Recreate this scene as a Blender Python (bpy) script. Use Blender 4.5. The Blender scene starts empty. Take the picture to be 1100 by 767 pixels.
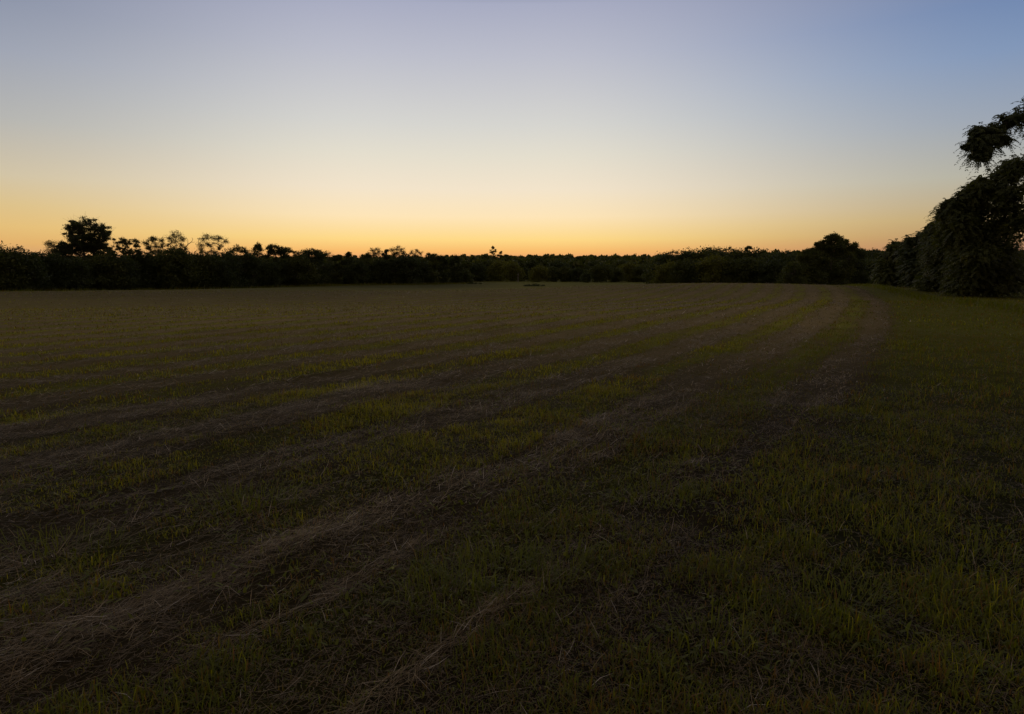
import bpy, math
import numpy as np

R = math.radians
rng = np.random.default_rng(7)
scene = bpy.context.scene
COL = scene.collection

# ------------------------------------------------------------------ camera
W0, H0, F0 = 1100.0, 767.0, 667.0
PITCH = R(7.81)
EYE = 1.65
cam = bpy.data.cameras.new('camera')
cam.sensor_width = 36
cam.lens = 36 * F0 / W0
cam.clip_start = 0.05
cam.clip_end = 12000
cam_o = bpy.data.objects.new('camera', cam)
COL.objects.link(cam_o)
cam_o.location = (0, 0, EYE)
cam_o.rotation_euler = (math.pi / 2 - PITCH, 0, 0)
scene.camera = cam_o


def at(px, py, Y):
    """point of the place seen at pixel (px, py) at distance Y ahead"""
    a, b = (px - W0 / 2) / F0, (H0 / 2 - py) / F0
    t = Y / (math.cos(PITCH) + b * math.sin(PITCH))
    return a * t, Y, EYE + t * (-math.sin(PITCH) + b * math.cos(PITCH))


# ------------------------------------------------------------------ terrain
def sstep(a, b, x):
    t = np.clip((x - a) / (b - a), 0, 1)
    return t * t * (3 - 2 * t)


def vnoise(x, y, seed=0):
    xi, yi = np.floor(x).astype(np.int64), np.floor(y).astype(np.int64)
    fx, fy = x - xi, y - yi
    fx, fy = fx * fx * (3 - 2 * fx), fy * fy * (3 - 2 * fy)

    def h(i, j):
        n = (i * 374761393 + j * 668265263 + seed * 1274126177) & 0xffffffff
        n = ((n ^ (n >> 13)) * 1274126177) & 0xffffffff
        return ((n ^ (n >> 16)) & 0xffff) / 65535.0
    a = h(xi, yi) * (1 - fx) + h(xi + 1, yi) * fx
    b = h(xi, yi + 1) * (1 - fx) + h(xi + 1, yi + 1) * fx
    return a * (1 - fy) + b * fy


def fbm(x, y, o=4, seed=0):
    s, a, t = 0.0, 1.0, 0.0
    for k in range(o):
        s = s + a * vnoise(x * 2 ** k + 17.3 * k, y * 2 ** k - 9.1 * k, seed + k)
        t += a
        a *= .5
    return s / t


def terrain(x, y):
    x, y = np.asarray(x, float), np.asarray(y, float)
    z = -2.6 * sstep(10, 200, y) - .45 * sstep(200, 320, y)
    z = z - .7 * sstep(-45, -95, x) * sstep(60, 110, y)
    z = z + 1.06 * np.exp(-((x - 25) / 17) ** 2 / 2 - ((y - 78) / 27) ** 2 / 2)
    slope = x / np.maximum(y, 1)
    hill = 14.0 + 7.5 * sstep(.2, .55, slope) + 2.0 * (vnoise(x / 130., y / 170., 5) - .5)
    z = z + hill * sstep(350, 880, y) + 3 * sstep(900, 3000, y)
    z = z + .12 * np.exp(-((y - 25 - .1 * x) / 5) ** 2 / 2) - .24 * np.exp(-((y - 38 - .1 * x) / 7) ** 2 / 2)
    z = z + .5 * (fbm(x / 45., y / 45., 2, 3) - .5) * sstep(25, 70, y)
    return z


SD, CD = math.sin(R(36)), math.cos(R(36))


def rowL(x, y):
    """distance in from the mown edge: the swaths are its level lines"""
    l1 = -(x * CD - y * SD) + .25 * (fbm(x / 9., y / 9., 2, 11) - .5)
    # past the turn the swaths follow the edge of the wood
    l2 = -.92 * (x - 31) + .38 * (y - 42) - 4.6 + .5 * (fbm(x / 12., y / 12., 2, 12) - .5)
    k = 7.0
    h = np.clip(.5 + .5 * (l2 - l1) / k, 0, 1)
    return l2 * (1 - h) + l1 * h - k * h * (1 - h)


def relief(x, y):
    d = np.hypot(x, y)
    return (.07 * (fbm(x / .9, y / .9, 3, 21) - .5)) * sstep(60, 20, d)


PERIOD = 1.63


def hayness(x, y):
    L = rowL(x, y)
    w = np.cos(2 * np.pi * (L - 1.42) / PERIOD)
    n = fbm(x / 1.3, y / 1.3, 3, 31) - .5
    al = x * SD + y * CD
    n2 = fbm(L / .22, al / 3.2, 3, 37) - .5
    n3 = fbm(x / 4.5, y / 4.5, 2, 33) - .5
    near = sstep(11, 5, np.hypot(x, y))
    h = sstep(-.20, .30, w * (.72 - .38 * near) + n * (.45 + .7 * near) + n2 * (1.0 + 1.5 * near) + n3 * (.45 + .35 * near) + .22 - .32 * near - .26 * sstep(4.5, 1.8, L))
    return h * sstep(.1, 1.6, L)


# ------------------------------------------------------------------ mesh helpers
def mesh_np(name, V, quads=None, tris=None, mats=(), smooth=False, attrs=None):
    me = bpy.data.meshes.new(name)
    V = np.asarray(V, np.float32)
    quads = np.zeros((0, 4), np.int32) if quads is None else np.asarray(quads, np.int32)
    tris = np.zeros((0, 3), np.int32) if tris is None else np.asarray(tris, np.int32)
    nq, ntr = len(quads), len(tris)
    me.vertices.add(len(V))
    me.vertices.foreach_set('co', V.ravel())
    me.loops.add(nq * 4 + ntr * 3)
    me.loops.foreach_set('vertex_index', np.concatenate([quads.ravel(), tris.ravel()]).astype(np.int32))
    me.polygons.add(nq + ntr)
    start = np.concatenate([np.arange(nq) * 4, nq * 4 + np.arange(ntr) * 3]).astype(np.int32)
    me.polygons.foreach_set('loop_start', start)
    for m in mats:
        me.materials.append(m)
    for k, v in (attrs or {}).items():
        a = me.attributes.new(k, 'FLOAT', 'POINT')
        a.data.foreach_set('value', np.asarray(v, np.float32))
    me.update(calc_edges=True)
    if smooth:
        me.polygons.foreach_set('use_smooth', np.ones(nq + ntr, bool))
    return me


def obj(name, me, parent=None, loc=(0, 0, 0), rz=0.0, sc=None):
    o = bpy.data.objects.new(name, me)
    COL.objects.link(o)
    if parent:
        o.parent = parent
    o.location = loc
    o.rotation_euler = (0, 0, rz)
    if sc is not None:
        o.scale = sc
    return o


def tag(o, label=None, cat=None, group=None, kind=None):
    for k, v in (('label', label), ('category', cat), ('group', group), ('kind', kind)):
        if v:
            o[k] = v
    return o


# ------------------------------------------------------------------ materials
def newmat(name):
    m = bpy.data.materials.new(name)
    m.use_nodes = True
    nt = m.node_tree
    nt.nodes.clear()
    return m, nt, nt.nodes, nt.links


def ramp(nodes, stops, interp='LINEAR'):
    r = nodes.new('ShaderNodeValToRGB')
    r.color_ramp.interpolation = interp
    e = r.color_ramp.elements
    while len(e) < len(stops):
        e.new(.5)
    for i, (p, c) in enumerate(stops):
        e[i].position = p
        e[i].color = (*c, 1)
    return r


def leaf_mat(name, stops, trans=.35, rough=.55, spec=.3):
    """diffuse + translucent leaf, tint from the per-leaf attribute"""
    m, nt, N, Lk = newmat(name)
    at_ = N.new('ShaderNodeAttribute')
    at_.attribute_name = 'tint'
    r = ramp(N, stops)
    Lk.new(at_.outputs['Fac'], r.inputs[0])
    p = N.new('ShaderNodeBsdfPrincipled')
    p.inputs['Roughness'].default_value = rough
    p.inputs['Specular IOR Level'].default_value = spec
    Lk.new(r.outputs[0], p.inputs['Base Color'])
    t = N.new('ShaderNodeBsdfTranslucent')
    hs = N.new('ShaderNodeHueSaturation')
    hs.inputs['Saturation'].default_value = 1.15
    hs.inputs['Value'].default_value = 1.5
    Lk.new(r.outputs[0], hs.inputs['Color'])
    Lk.new(hs.outputs[0], t.inputs['Color'])
    mx = N.new('ShaderNodeMixShader')
    mx.inputs[0].default_value = trans
    Lk.new(p.outputs[0], mx.inputs[1])
    Lk.new(t.outputs[0], mx.inputs[2])
    o = N.new('ShaderNodeOutputMaterial')
    Lk.new(mx.outputs[0], o.inputs[0])
    return m


M_leaf = leaf_mat('foliage', [(0, (.042, .052, .010)), (.6, (.072, .084, .015)), (1, (.115, .118, .022))])
M_leaf_yellow = leaf_mat('foliage_yellow_green', [(0, (.085, .092, .010)), (.6, (.115, .12, .015)), (1, (.17, .16, .024))])
M_leaf_deep = leaf_mat('foliage_deep', [(0, (.030, .040, .010)), (.6, (.052, .066, .015)), (1, (.085, .096, .022))])
M_grass = leaf_mat('grass_blades', [(0, (.23, .12, .035)), (.16, (.16, .11, .022)), (.3, (.115, .115, .014)), (.62, (.118, .138, .014)), (1, (.34, .31, .008))], .45)
M_hay = leaf_mat('cut_hay', [(0, (.075, .044, .013)), (.5, (.175, .120, .042)), (.85, (.33, .238, .105)), (1, (.66, .57, .42))], .15)

m, nt, N, Lk = newmat('bark')
tc = N.new('ShaderNodeTexCoord')
nz = N.new('ShaderNodeTexNoise')
nz.inputs['Scale'].default_value = 6
Lk.new(tc.outputs['Object'], nz.inputs['Vector'])
r_ = ramp(N, [(.3, (.035, .028, .022)), (.7, (.11, .09, .07))])
Lk.new(nz.outputs[0], r_.inputs[0])
p_ = N.new('ShaderNodeBsdfPrincipled')
p_.inputs['Roughness'].default_value = .9
Lk.new(r_.outputs[0], p_.inputs['Base Color'])
o_ = N.new('ShaderNodeOutputMaterial')
Lk.new(p_.outputs[0], o_.inputs[0])
M_bark = m

m, nt, N, Lk = newmat('weathered_wood')
tc = N.new('ShaderNodeTexCoord')
nz = N.new('ShaderNodeTexNoise')
nz.inputs['Scale'].default_value = 9
Lk.new(tc.outputs['Object'], nz.inputs['Vector'])
r_ = ramp(N, [(.3, (.10, .09, .075)), (.7, (.24, .21, .18))])
Lk.new(nz.outputs[0], r_.inputs[0])
p_ = N.new('ShaderNodeBsdfPrincipled')
p_.inputs['Roughness'].default_value = .9
Lk.new(r_.outputs[0], p_.inputs['Base Color'])
o_ = N.new('ShaderNodeOutputMaterial')
Lk.new(p_.outputs[0], o_.inputs[0])
M_pale = m

# field soil and stubble: green and hay strips follow the mowing rows
m, nt, N, Lk = newmat('mown_field')
aR = N.new('ShaderNodeAttribute')
aR.attribute_name = 'rows'
aW = N.new('ShaderNodeAttribute')
aW.attribute_name = 'mown'
aA = N.new('ShaderNodeAttribute')
aA.attribute_name = 'along'
aC = N.new('ShaderNodeAttribute')
aC.attribute_name = 'tone_shade'
aV = N.new('ShaderNodeAttribute')
aV.attribute_name = 'stripe'
tc = N.new('ShaderNodeTexCoord')


def nmath(op, a, b=None, c=None):
    n = N.new('ShaderNodeMath')
    n.operation = op
    for i, v in enumerate((a, b, c)):
        if v is None:
            continue
        if isinstance(v, (int, float)):
            n.inputs[i].default_value = v
        else:
            Lk.new(v, n.inputs[i])
    return n.outputs[0]


def nnoise(scale, detail=3, rough=.6):
    n = N.new('ShaderNodeTexNoise')
    n.inputs['Scale'].default_value = scale
    n.inputs['Detail'].default_value = detail
    n.inputs['Roughness'].default_value = rough
    Lk.new(tc.outputs['Object'], n.inputs['Vector'])
    return n.outputs[0]


n_mid, n_big, n_fine = nnoise(.9, 4), nnoise(.12, 3), nnoise(14, 4, .7)
cmb = N.new('ShaderNodeCombineXYZ')
Lk.new(nmath('MULTIPLY', aR.outputs['Fac'], 3.2), cmb.inputs[0])
Lk.new(nmath('MULTIPLY', aA.outputs['Fac'], .42), cmb.inputs[1])
st_ = N.new('ShaderNodeTexNoise')
st_.inputs['Scale'].default_value = 1.0
st_.inputs['Detail'].default_value = 5
st_.inputs['Roughness'].default_value = .62
Lk.new(cmb.outputs[0], st_.inputs['Vector'])
n_str = st_.outputs[0]
wv = nmath('COSINE', nmath('MULTIPLY', nmath('SUBTRACT', aR.outputs['Fac'], 1.42), 2 * math.pi / PERIOD))
v = nmath('MULTIPLY', wv, nmath('MULTIPLY', aV.outputs['Fac'], .40))
v = nmath('ADD', v, nmath('MULTIPLY', nmath('SUBTRACT', n_str, .5), 2.2))
v = nmath('ADD', v, nmath('MULTIPLY', nmath('SUBTRACT', n_mid, .5), .8))
v = nmath('ADD', v, nmath('MULTIPLY', nmath('SUBTRACT', n_fine, .5), .9))
v = nmath('ADD', v, .60)
v = nmath('MULTIPLY', v, aW.outputs['Fac'])
rc = ramp(N, [(.12, (.200, .190, .010)), (.36, (.185, .150, .018)), (.52, (.165, .122, .030)), (.9, (.215, .155, .054))])
Lk.new(v, rc.inputs[0])
hv = N.new('ShaderNodeHueSaturation')
Lk.new(rc.outputs[0], hv.inputs['Color'])
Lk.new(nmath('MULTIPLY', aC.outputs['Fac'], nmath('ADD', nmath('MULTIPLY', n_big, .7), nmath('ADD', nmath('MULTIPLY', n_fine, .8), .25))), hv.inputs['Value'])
bp = N.new('ShaderNodeBump')
bp.inputs['Strength'].default_value = .9
bp.inputs['Distance'].default_value = .12
Lk.new(nmath('ADD', nmath('MULTIPLY', n_fine, .35), nmath('MULTIPLY', n_mid, .8)), bp.inputs['Height'])
p_ = N.new('ShaderNodeBsdfPrincipled')
p_.inputs['Roughness'].default_value = 1
p_.inputs['Specular IOR Level'].default_value = .08
Lk.new(hv.outputs[0], p_.inputs['Base Color'])
Lk.new(bp.outputs[0], p_.inputs['Normal'])
o_ = N.new('ShaderNodeOutputMaterial')
Lk.new(p_.outputs[0], o_.inputs[0])
M_field = m

# ------------------------------------------------------------------ ground sheet
NA, NR = 720, 330
rad = np.concatenate([[0.0], np.geomspace(.35, 5000, NR - 1)])
ang = np.linspace(0, 2 * np.pi, NA, endpoint=False)
Rg, Ag = np.meshgrid(rad, ang, indexing='ij')
X, Y = Rg * np.sin(Ag), Rg * np.cos(Ag)
Z = terrain(X, Y) + relief(X, Y)
V = np.stack([X, Y, Z], -1).reshape(-1, 3)
i, j = np.meshgrid(np.arange(NR - 1), np.arange(NA), indexing='ij')
j2 = (j + 1) % NA
quads = np.stack([i * NA + j, i * NA + j2, (i + 1) * NA + j2, (i + 1) * NA + j], -1).reshape(-1, 4)
Lf = rowL(X, Y).ravel()
mown = sstep(.2, 1.4, Lf) * (1 - .65 * sstep(45, 110, Y.ravel())) * (1 - sstep(150, 260, Y.ravel()) * .5)
gme = mesh_np('mown_field', V, quads, mats=[M_field], smooth=True, attrs={'rows': np.clip(Lf, -50, 400), 'mown': mown, 'along': (X * SD + Y * CD).ravel(), 'tone_shade': (.16 + .84 * sstep(5, 21, np.hypot(X, Y).ravel())) * (1 - .52 * sstep(26, 58, Y.ravel()) * (.45 + .55 * sstep(6, -22, X.ravel())) - .16 * sstep(110, 190, Y.ravel())) * (.55 + .45 * sstep(.5, 3, Lf)), 'stripe': 1 - .45 * sstep(32, 60, Y.ravel())})  # soil and rough-grass tone, plus blade shade and vignette put into the colour
tag(obj('field', gme), 'rolling mown hay field striped with swaths', 'field', kind='structure')


# ------------------------------------------------------------------ grass and cut hay
def wedge(n, r0, r1, amax=50):
    r = np.sqrt(rng.uniform(r0 * r0, r1 * r1, n))
    a = rng.uniform(-R(amax), R(amax), n)
    return r * np.sin(a), r * np.cos(a)


def ground(x, y):
    return terrain(x, y) + relief(x, y)


def blades(x, y, length, width, lean, az, curl, tint, sink=.01):
    """curved tapering blades: two-segment strips standing or lying at (x, y)"""
    n = len(x)
    z = ground(x, y) - sink
    dx, dy = np.cos(az), np.sin(az)
    sx, sy = -dy, dx
    e1, e2 = lean, np.clip(lean + curl, -.15, 3)
    def seg(e):
        return np.stack([np.sin(e) * dx, np.sin(e) * dy, np.cos(e)], -1)
    base = np.stack([x, y, z], -1)
    mid = base + seg(e1) * (length * .55)[:, None]
    tip = mid + seg(e2) * (length * .45)[:, None]
    gmid = ground(mid[:, 0], mid[:, 1]) + .006
    gtip = ground(tip[:, 0], tip[:, 1]) + .004
    mid[:, 2] = np.maximum(mid[:, 2], gmid)
    tip[:, 2] = np.maximum(tip[:, 2], gtip)
    side = np.stack([sx, sy, np.zeros(n)], -1) * (width / 2)[:, None]
    V = np.stack([base - side, base + side, mid + side * .85, mid - side * .85, tip], 1).reshape(-1, 3)
    k = np.arange(n) * 5
    q = np.stack([k, k + 1, k + 2, k + 3], -1)
    t = np.stack([k + 3, k + 2, k + 4], -1)
    return V, q, t, np.repeat(tint, 5)


def join(parts):
    V, q, t, a, off = [], [], [], [], 0
    for p in parts:
        V.append(p[0]); q.append(p[1] + off); t.append(p[2] + off); a.append(p[3])
        off += len(p[0])
    return np.concatenate(V), np.concatenate(q), np.concatenate(t), np.concatenate(a)


gp, hp = [], []
for (n, r0, r1, ls, wmin) in ((75000, 1.2, 4, 1, .0028), (130000, 4, 9, 1, .004), (150000, 9, 20, 1.05, .009), (110000, 20, 42, 1.1, .022), (70000, 42, 95, .8, .05)):
    x, y = wedge(n, r0, r1)
    h = hayness(x, y)
    clump = fbm(x / .3, y / .3, 3, 41)
    lush = fbm(x / 2.2, y / 2.2, 3, 45)
    keep = rng.random(n) < (1 - .82 * h) * (.35 + 1.1 * sstep(.35, .65, clump))
    x, y, h, clump, lush = x[keep], y[keep], h[keep], clump[keep], lush[keep]
    n = len(x)
    ln = ls * (.035 + .095 * sstep(.35, .75, clump) * rng.random(n) + .04 * rng.random(n)) * (.45 + .8 * lush) * (1 - .3 * h)
    wd = np.maximum(.0035 + .003 * rng.random(n), wmin * (.6 + .8 * rng.random(n)))
    L_ = rowL(x, y)
    tint = np.clip(.50 + .5 * (lush - .5) + rng.normal(0, .17, n) - .25 * h * rng.random(n) + .34 * sstep(2.2, 4.5, L_) * (1 - h) * (1 - .5 * (r0 > 40)), .3, 1)
    dead = rng.random(n) < .20 + .3 * h + .3 * sstep(.5, .75, fbm(x / .8, y / .8, 3, 48))
    tint[dead] = rng.uniform(0, .28, dead.sum())
    gp.append(blades(x, y, ln, wd, np.abs(rng.normal(.35 + .25 * (r1 <= 9), .5, n)), rng.uniform(0, 6.283, n), np.abs(rng.normal(.75, .55, n)), tint))
# taller tussocks standing near the camera
for (cx, cy, rr, n) in ((-.05, 3.15, .38, 420), (-.35, 2.95, .25, 200), (.3, 3.3, .25, 160), (1.6, 2.9, .3, 200), (-1.9, 4.3, .4, 260), (2.6, 3.4, .3, 180), (1.1, 4.4, .35, 200), (-.9, 5.5, .5, 260), (-2.7, 3.5, .4, 200), (.9, 2.6, .2, 120)):
    r = rr * np.sqrt(rng.random(n)); a = rng.uniform(0, 6.283, n)
    x, y = cx + r * np.cos(a), cy + r * np.sin(a) * .7
    gp.append(blades(x, y, rng.uniform(.06, .22, n), rng.uniform(.003, .007, n), np.abs(rng.normal(.55, .35, n)), a + rng.normal(0, .6, n), np.abs(rng.normal(1.1, .4, n)), np.clip(rng.normal(.52, .12, n), .3, .8)))
# rough uncut grass and scrub along the foot of the woods
n = 9000
pxs = rng.uniform(-60, 505, n)
Yd_ = np.interp(pxs, [-60, 50, 230, 300, 500], [112, 130, 168, 192, 232]) - np.abs(rng.normal(0, 1, n)) * (2.5 + 4 * fbm(pxs / 18., pxs * 0, 2, 71)) + 1
xs = (pxs - W0 / 2) / F0 * Yd_
gp.append(blades(xs, Yd_, rng.uniform(.25, .9, n) * (.4 + 1.2 * fbm(xs / 3., Yd_ / 3., 2, 72)), rng.uniform(.10, .22, n), np.abs(rng.normal(.2, .3, n)), rng.uniform(0, 6.283, n), np.abs(rng.normal(.5, .4, n)), np.clip(rng.normal(.38, .12, n), .05, .6)))
n = 6000
t_ = rng.uniform(-1.0, 2.6, n)
x = 31 + .38 * 27 * t_ - .92 * (3.2 + np.abs(rng.normal(0, .7, n)))
y = 42 + .92 * 27 * t_ + .38 * 3.2
gp.append(blades(x, y, rng.uniform(.12, .4, n), rng.uniform(.02, .05, n), np.abs(rng.normal(.3, .3, n)), rng.uniform(0, 6.283, n), np.abs(rng.normal(.6, .4, n)), np.clip(rng.normal(.45, .12, n), .1, .6)))
# low broad-leaved weeds between the blades
x, y = wedge(9000, 1.3, 8)
n = len(x)
keep = fbm(x / .7, y / .7, 2, 61) > .55
x, y = x[keep], y[keep]
n = len(x)
gp.append(blades(x, y, rng.uniform(.025, .06, n), rng.uniform(.010, .020, n), rng.normal(1.0, .3, n), rng.uniform(0, 6.283, n), rng.normal(.4, .3, n), np.clip(rng.normal(.5, .12, n), .3, .8), sink=-.02))
V, q, t, a = join(gp)
tag(obj('grass', mesh_np('grass', V, q, t, [M_grass], attrs={'tint': a})), 'short green and yellowing grass growing between the strips of cut hay', 'grass', kind='stuff')

row_az = math.atan2(CD, SD)      # strands lie roughly along the rows
for (n, r0, r1, wmin) in ((60000, 1.2, 4, .0014), (100000, 4, 9, .0024), (110000, 9, 20, .006), (80000, 20, 42, .016), (36000, 42, 80, .04)):
    x, y = wedge(n, r0, r1)
    h = hayness(x, y)
    keep = rng.random(n) < (.13 + .87 * h) * (.12 + 1.3 * sstep(.40, .60, fbm(rowL(x, y) / .16, (x * SD + y * CD) / 1.7, 3, 53)))
    x, y, h = x[keep], y[keep], h[keep]
    n = len(x)
    ln = rng.uniform(.05, .20, n) * (1 + .6 * (rng.random(n) < .12))
    wd = np.maximum(rng.uniform(.001, .0026, n), wmin * rng.uniform(.6, 1.3, n))
    az = np.where(rng.random(n) < .62, row_az + rng.normal(0, .45, n) + np.pi * (rng.random(n) < .5), rng.uniform(0, 6.283, n))
    pile = h * (.02 + .11 * sstep(.45, .8, fbm(x / .5, y / .5, 3, 51)))
    tint = np.clip(rng.normal(.5, .2, n), 0, .92)
    bl = rng.random(n) < .03
    tint[bl] = rng.uniform(.93, 1, bl.sum())
    hp.append(blades(x, y, ln, wd, rng.normal(1.45, .16, n), az, rng.normal(.1, .3, n), tint, sink=-pile * rng.random(n)))
# thatch: short dead bits matted over the soil everywhere
for (n, r0, r1, wmin) in ((34000, 1.2, 4, .002), (36000, 4, 10, .0035)):
    x, y = wedge(n, r0, r1)
    keep = fbm(x / .4, y / .4, 3, 81) > .40
    x, y = x[keep], y[keep]
    n = len(x)
    hp.append(blades(x, y, rng.uniform(.025, .08, n), wmin * rng.uniform(.7, 1.5, n), rng.normal(1.45, .2, n), rng.uniform(0, 6.283, n), rng.normal(.1, .4, n), np.clip(rng.normal(.15, .12, n), 0, .5), sink=-.02 * rng.random(n)))
# upright stubble and stray pale stalks
x, y = wedge(3600, 1.5, 9)
n = len(x)
hp.append(blades(x, y, rng.uniform(.04, .17, n), rng.uniform(.0012, .003, n), np.abs(rng.normal(1.0, .4, n)), rng.uniform(0, 6.283, n), np.abs(rng.normal(.3, .3, n)), rng.uniform(.6, 1, n)))
V, q, t, a = join(hp)
tag(obj('cut_hay', mesh_np('cut_hay', V, q, t, [M_hay], attrs={'tint': a})), 'brown cut hay lying in strips and loose piles along the mowing rows', 'hay', kind='stuff')


# ------------------------------------------------------------------ trees
class Tubes:
    def __init__(s):
        s.V, s.q, s.n = [], [], 0

    def add(s, pts, radii, sides=5):
        pts = np.asarray(pts, float)
        d = np.gradient(pts, axis=0)
        d /= np.linalg.norm(d, axis=1)[:, None] + 1e-9
        up = np.where(np.abs(d[:, 2:3]) > .9, np.array([[1., 0, 0]]), np.array([[0, 0, 1.]]))
        u = np.cross(d, up); u /= np.linalg.norm(u, axis=1)[:, None] + 1e-9
        w = np.cross(d, u)
        th = np.arange(sides) * 2 * np.pi / sides
        ring = pts[:, None] + (u[:, None] * np.cos(th)[None, :, None] + w[:, None] * np.sin(th)[None, :, None]) * np.asarray(radii)[:, None, None]
        s.V.append(ring.reshape(-1, 3))
        for i in range(len(pts) - 1):
            for j in range(sides):
                j2 = (j + 1) % sides
                s.q.append((s.n + i * sides + j, s.n + i * sides + j2, s.n + (i + 1) * sides + j2, s.n + (i + 1) * sides + j))
        s.n += len(pts) * sides

    def mesh(s, name, mat):
        return mesh_np(name, np.concatenate(s.V), s.q, mats=[mat], smooth=True)


def leaves(P, size, tint, rg, asp=.6, droop=0.0):
    """one four-cornered leaf spray per point, turned every way"""
    n = len(P)
    d = rg.normal(size=(n, 3)); d[:, 2] -= droop
    d /= np.linalg.norm(d, axis=1)[:, None]
    s = rg.normal(size=(n, 3))
    s -= (s * d).sum(1)[:, None] * d
    s /= np.linalg.norm(s, axis=1)[:, None]
    nn = np.cross(d, s)
    L = size * rg.uniform(.6, 1.4, n)
    hl, hw = (L / 2)[:, None], (L * asp / 2)[:, None]
    V = np.stack([P - d * hl, P + s * hw + nn * hw * .3 - d * hl * .1, P + d * hl, P - s * hw + nn * hw * .3 + d * hl * .15], 1).reshape(-1, 3)
    k = np.arange(n) * 4
    return V, np.stack([k, k + 1, k + 2, k + 3], -1), np.repeat(tint, 4)


def curve(p0, p1, sag, n=5):
    t = np.linspace(0, 1, n)[:, None]
    mid = (p0 + p1) / 2 + sag
    return (1 - t) ** 2 * p0 + 2 * t * (1 - t) * mid + t * t * p1


def build_tree(lobes, height, seed, dens=1.0, leaf=.3, clumps=9, clump_r=.42, twig=1.0, tr=None, fork=.35, base=(0, 0), leafy=42, loose=0.0):
    """lobes: (x, y, z, radius) in metres round the trunk's foot.  Returns trunk mesh tubes, leaf arrays"""
    rg = np.random.default_rng(seed)
    T = Tubes()
    lobes = [np.array(l, float) for l in lobes]
    cen = np.mean([l[:3] for l in lobes], 0)
    tr = tr or height * .017 + .05
    top = np.array([cen[0] * .8, cen[1] * .6, height * .80])
    trunk = curve(np.array([base[0], base[1], -.3]), top, np.array([rg.normal(0, .3), rg.normal(0, .2), 0]), 9)
    tt = np.linspace(0, 1, 9)
    T.add(trunk, tr * (1.25 - .25 * np.minimum(tt * 8, 1)) * (1 - .85 * tt), 7)
    P, B = [], []
    # limbs grow from the nearest wood that already stands below them
    nodes = [(trunk[k], tr * (1 - .85 * tt[k])) for k in range(1, 9)]
    order = sorted(range(len(lobes)), key=lambda k: math.hypot(lobes[k][0] - top[0], lobes[k][1] - top[1]) + .3 * abs(lobes[k][2] - height * .6))
    for k_ in order:
        l = lobes[k_]
        c, r = l[:3], l[3]
        best, bc = None, 1e9
        for (p, rad) in nodes:
            d = c - p
            cost = np.linalg.norm(d) + 1.2 * max(0, p[2] - c[2] + .25 * math.hypot(d[0], d[1]))
            if cost < bc:
                best, bc = (p, rad), cost
        p0, rad = best
        ln_ = np.linalg.norm(c - p0)
        r0 = min(rad * .72, .03 + ln_ * .035 + .05 * tr)
        pts = curve(p0, c, np.array([rg.normal(0, .06), rg.normal(0, .06), -.10]) * ln_, 6)
        rr_ = np.linspace(r0, max(r0 * .45, .02), 6)
        T.add(pts, rr_, 5)
        nodes += [(pts[k], rr_[k]) for k in (2, 3, 4, 5)]
        nc = max(3, int(clumps * dens * (.35 if r < loose else 1)))
        for k in range(nc):
            d = rg.normal(size=3)
            d /= np.linalg.norm(d)
            q = c + d * r * ((rg.uniform(.15, 1.5) ** .6) if twig > 1.15 else rg.uniform(.35, 1.0) ** .5) * np.array([1, 1, .92])
            if q[2] < .35:
                q[2] = .35 + rg.random() * .4
            if twig:
                T.add(curve(c + (q - c) * .1, q, rg.normal(0, .1, 3) * r, 4), np.linspace(.045, .014, 4) * twig, 4)
            if twig > 1.15:
                for _ in range(3):
                    e = q + (q - c) * rg.uniform(.1, .5) + rg.normal(0, .45, 3) * r
                    T.add(curve(c + (q - c) * rg.uniform(.4, .9), e, rg.normal(0, .08, 3) * r, 4), np.linspace(.022, .010, 4), 3)
            cr = r * clump_r * rg.uniform(.6, 1.25)
            nl = int(leafy * rg.uniform(.6, 1.4))
            pts = q + rg.normal(size=(nl, 3)) * cr * np.array([.58, .58, .42])
            P.append(pts)
            B.append(np.clip(np.full(nl, rg.normal(.5, .2)) + rg.normal(0, .13, nl), 0, 1))
    P, B = np.concatenate(P), np.concatenate(B)
    ok = P[:, 2] > .1
    V, q, a = leaves(P[ok], leaf, B[ok], rg)
    return T, (V, q, a)


def plant(name, T, lv, mat, x, y, label, group, cat='tree', rz=0.0, sc=1.0, parts=('trunk', 'crown'), bark=None):
    e = obj(name, None, loc=(x, y, float(ground(x, y)) - .02), rz=rz, sc=(sc, sc, sc))
    e.empty_display_size = .5
    tag(e, label, cat, group)
    obj(parts[0], T.mesh(parts[0], bark or M_bark), e)
    obj(parts[1], mesh_np(parts[1], lv[0], lv[1], mats=[mat], attrs={'tint': lv[2]}), e)
    return e


def copy_tree(src, x, y, label, group, rz, sc):
    c = src.copy()
    COL.objects.link(c)
    c.location = (x, y, float(ground(x, y)) - .02)
    c.rotation_euler = (0, 0, rz)
    c.scale = sc
    c['label'] = label
    c['group'] = group
    for ch in src.children:
        d = ch.copy()
        COL.objects.link(d)
        d.parent = c
    return c


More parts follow.
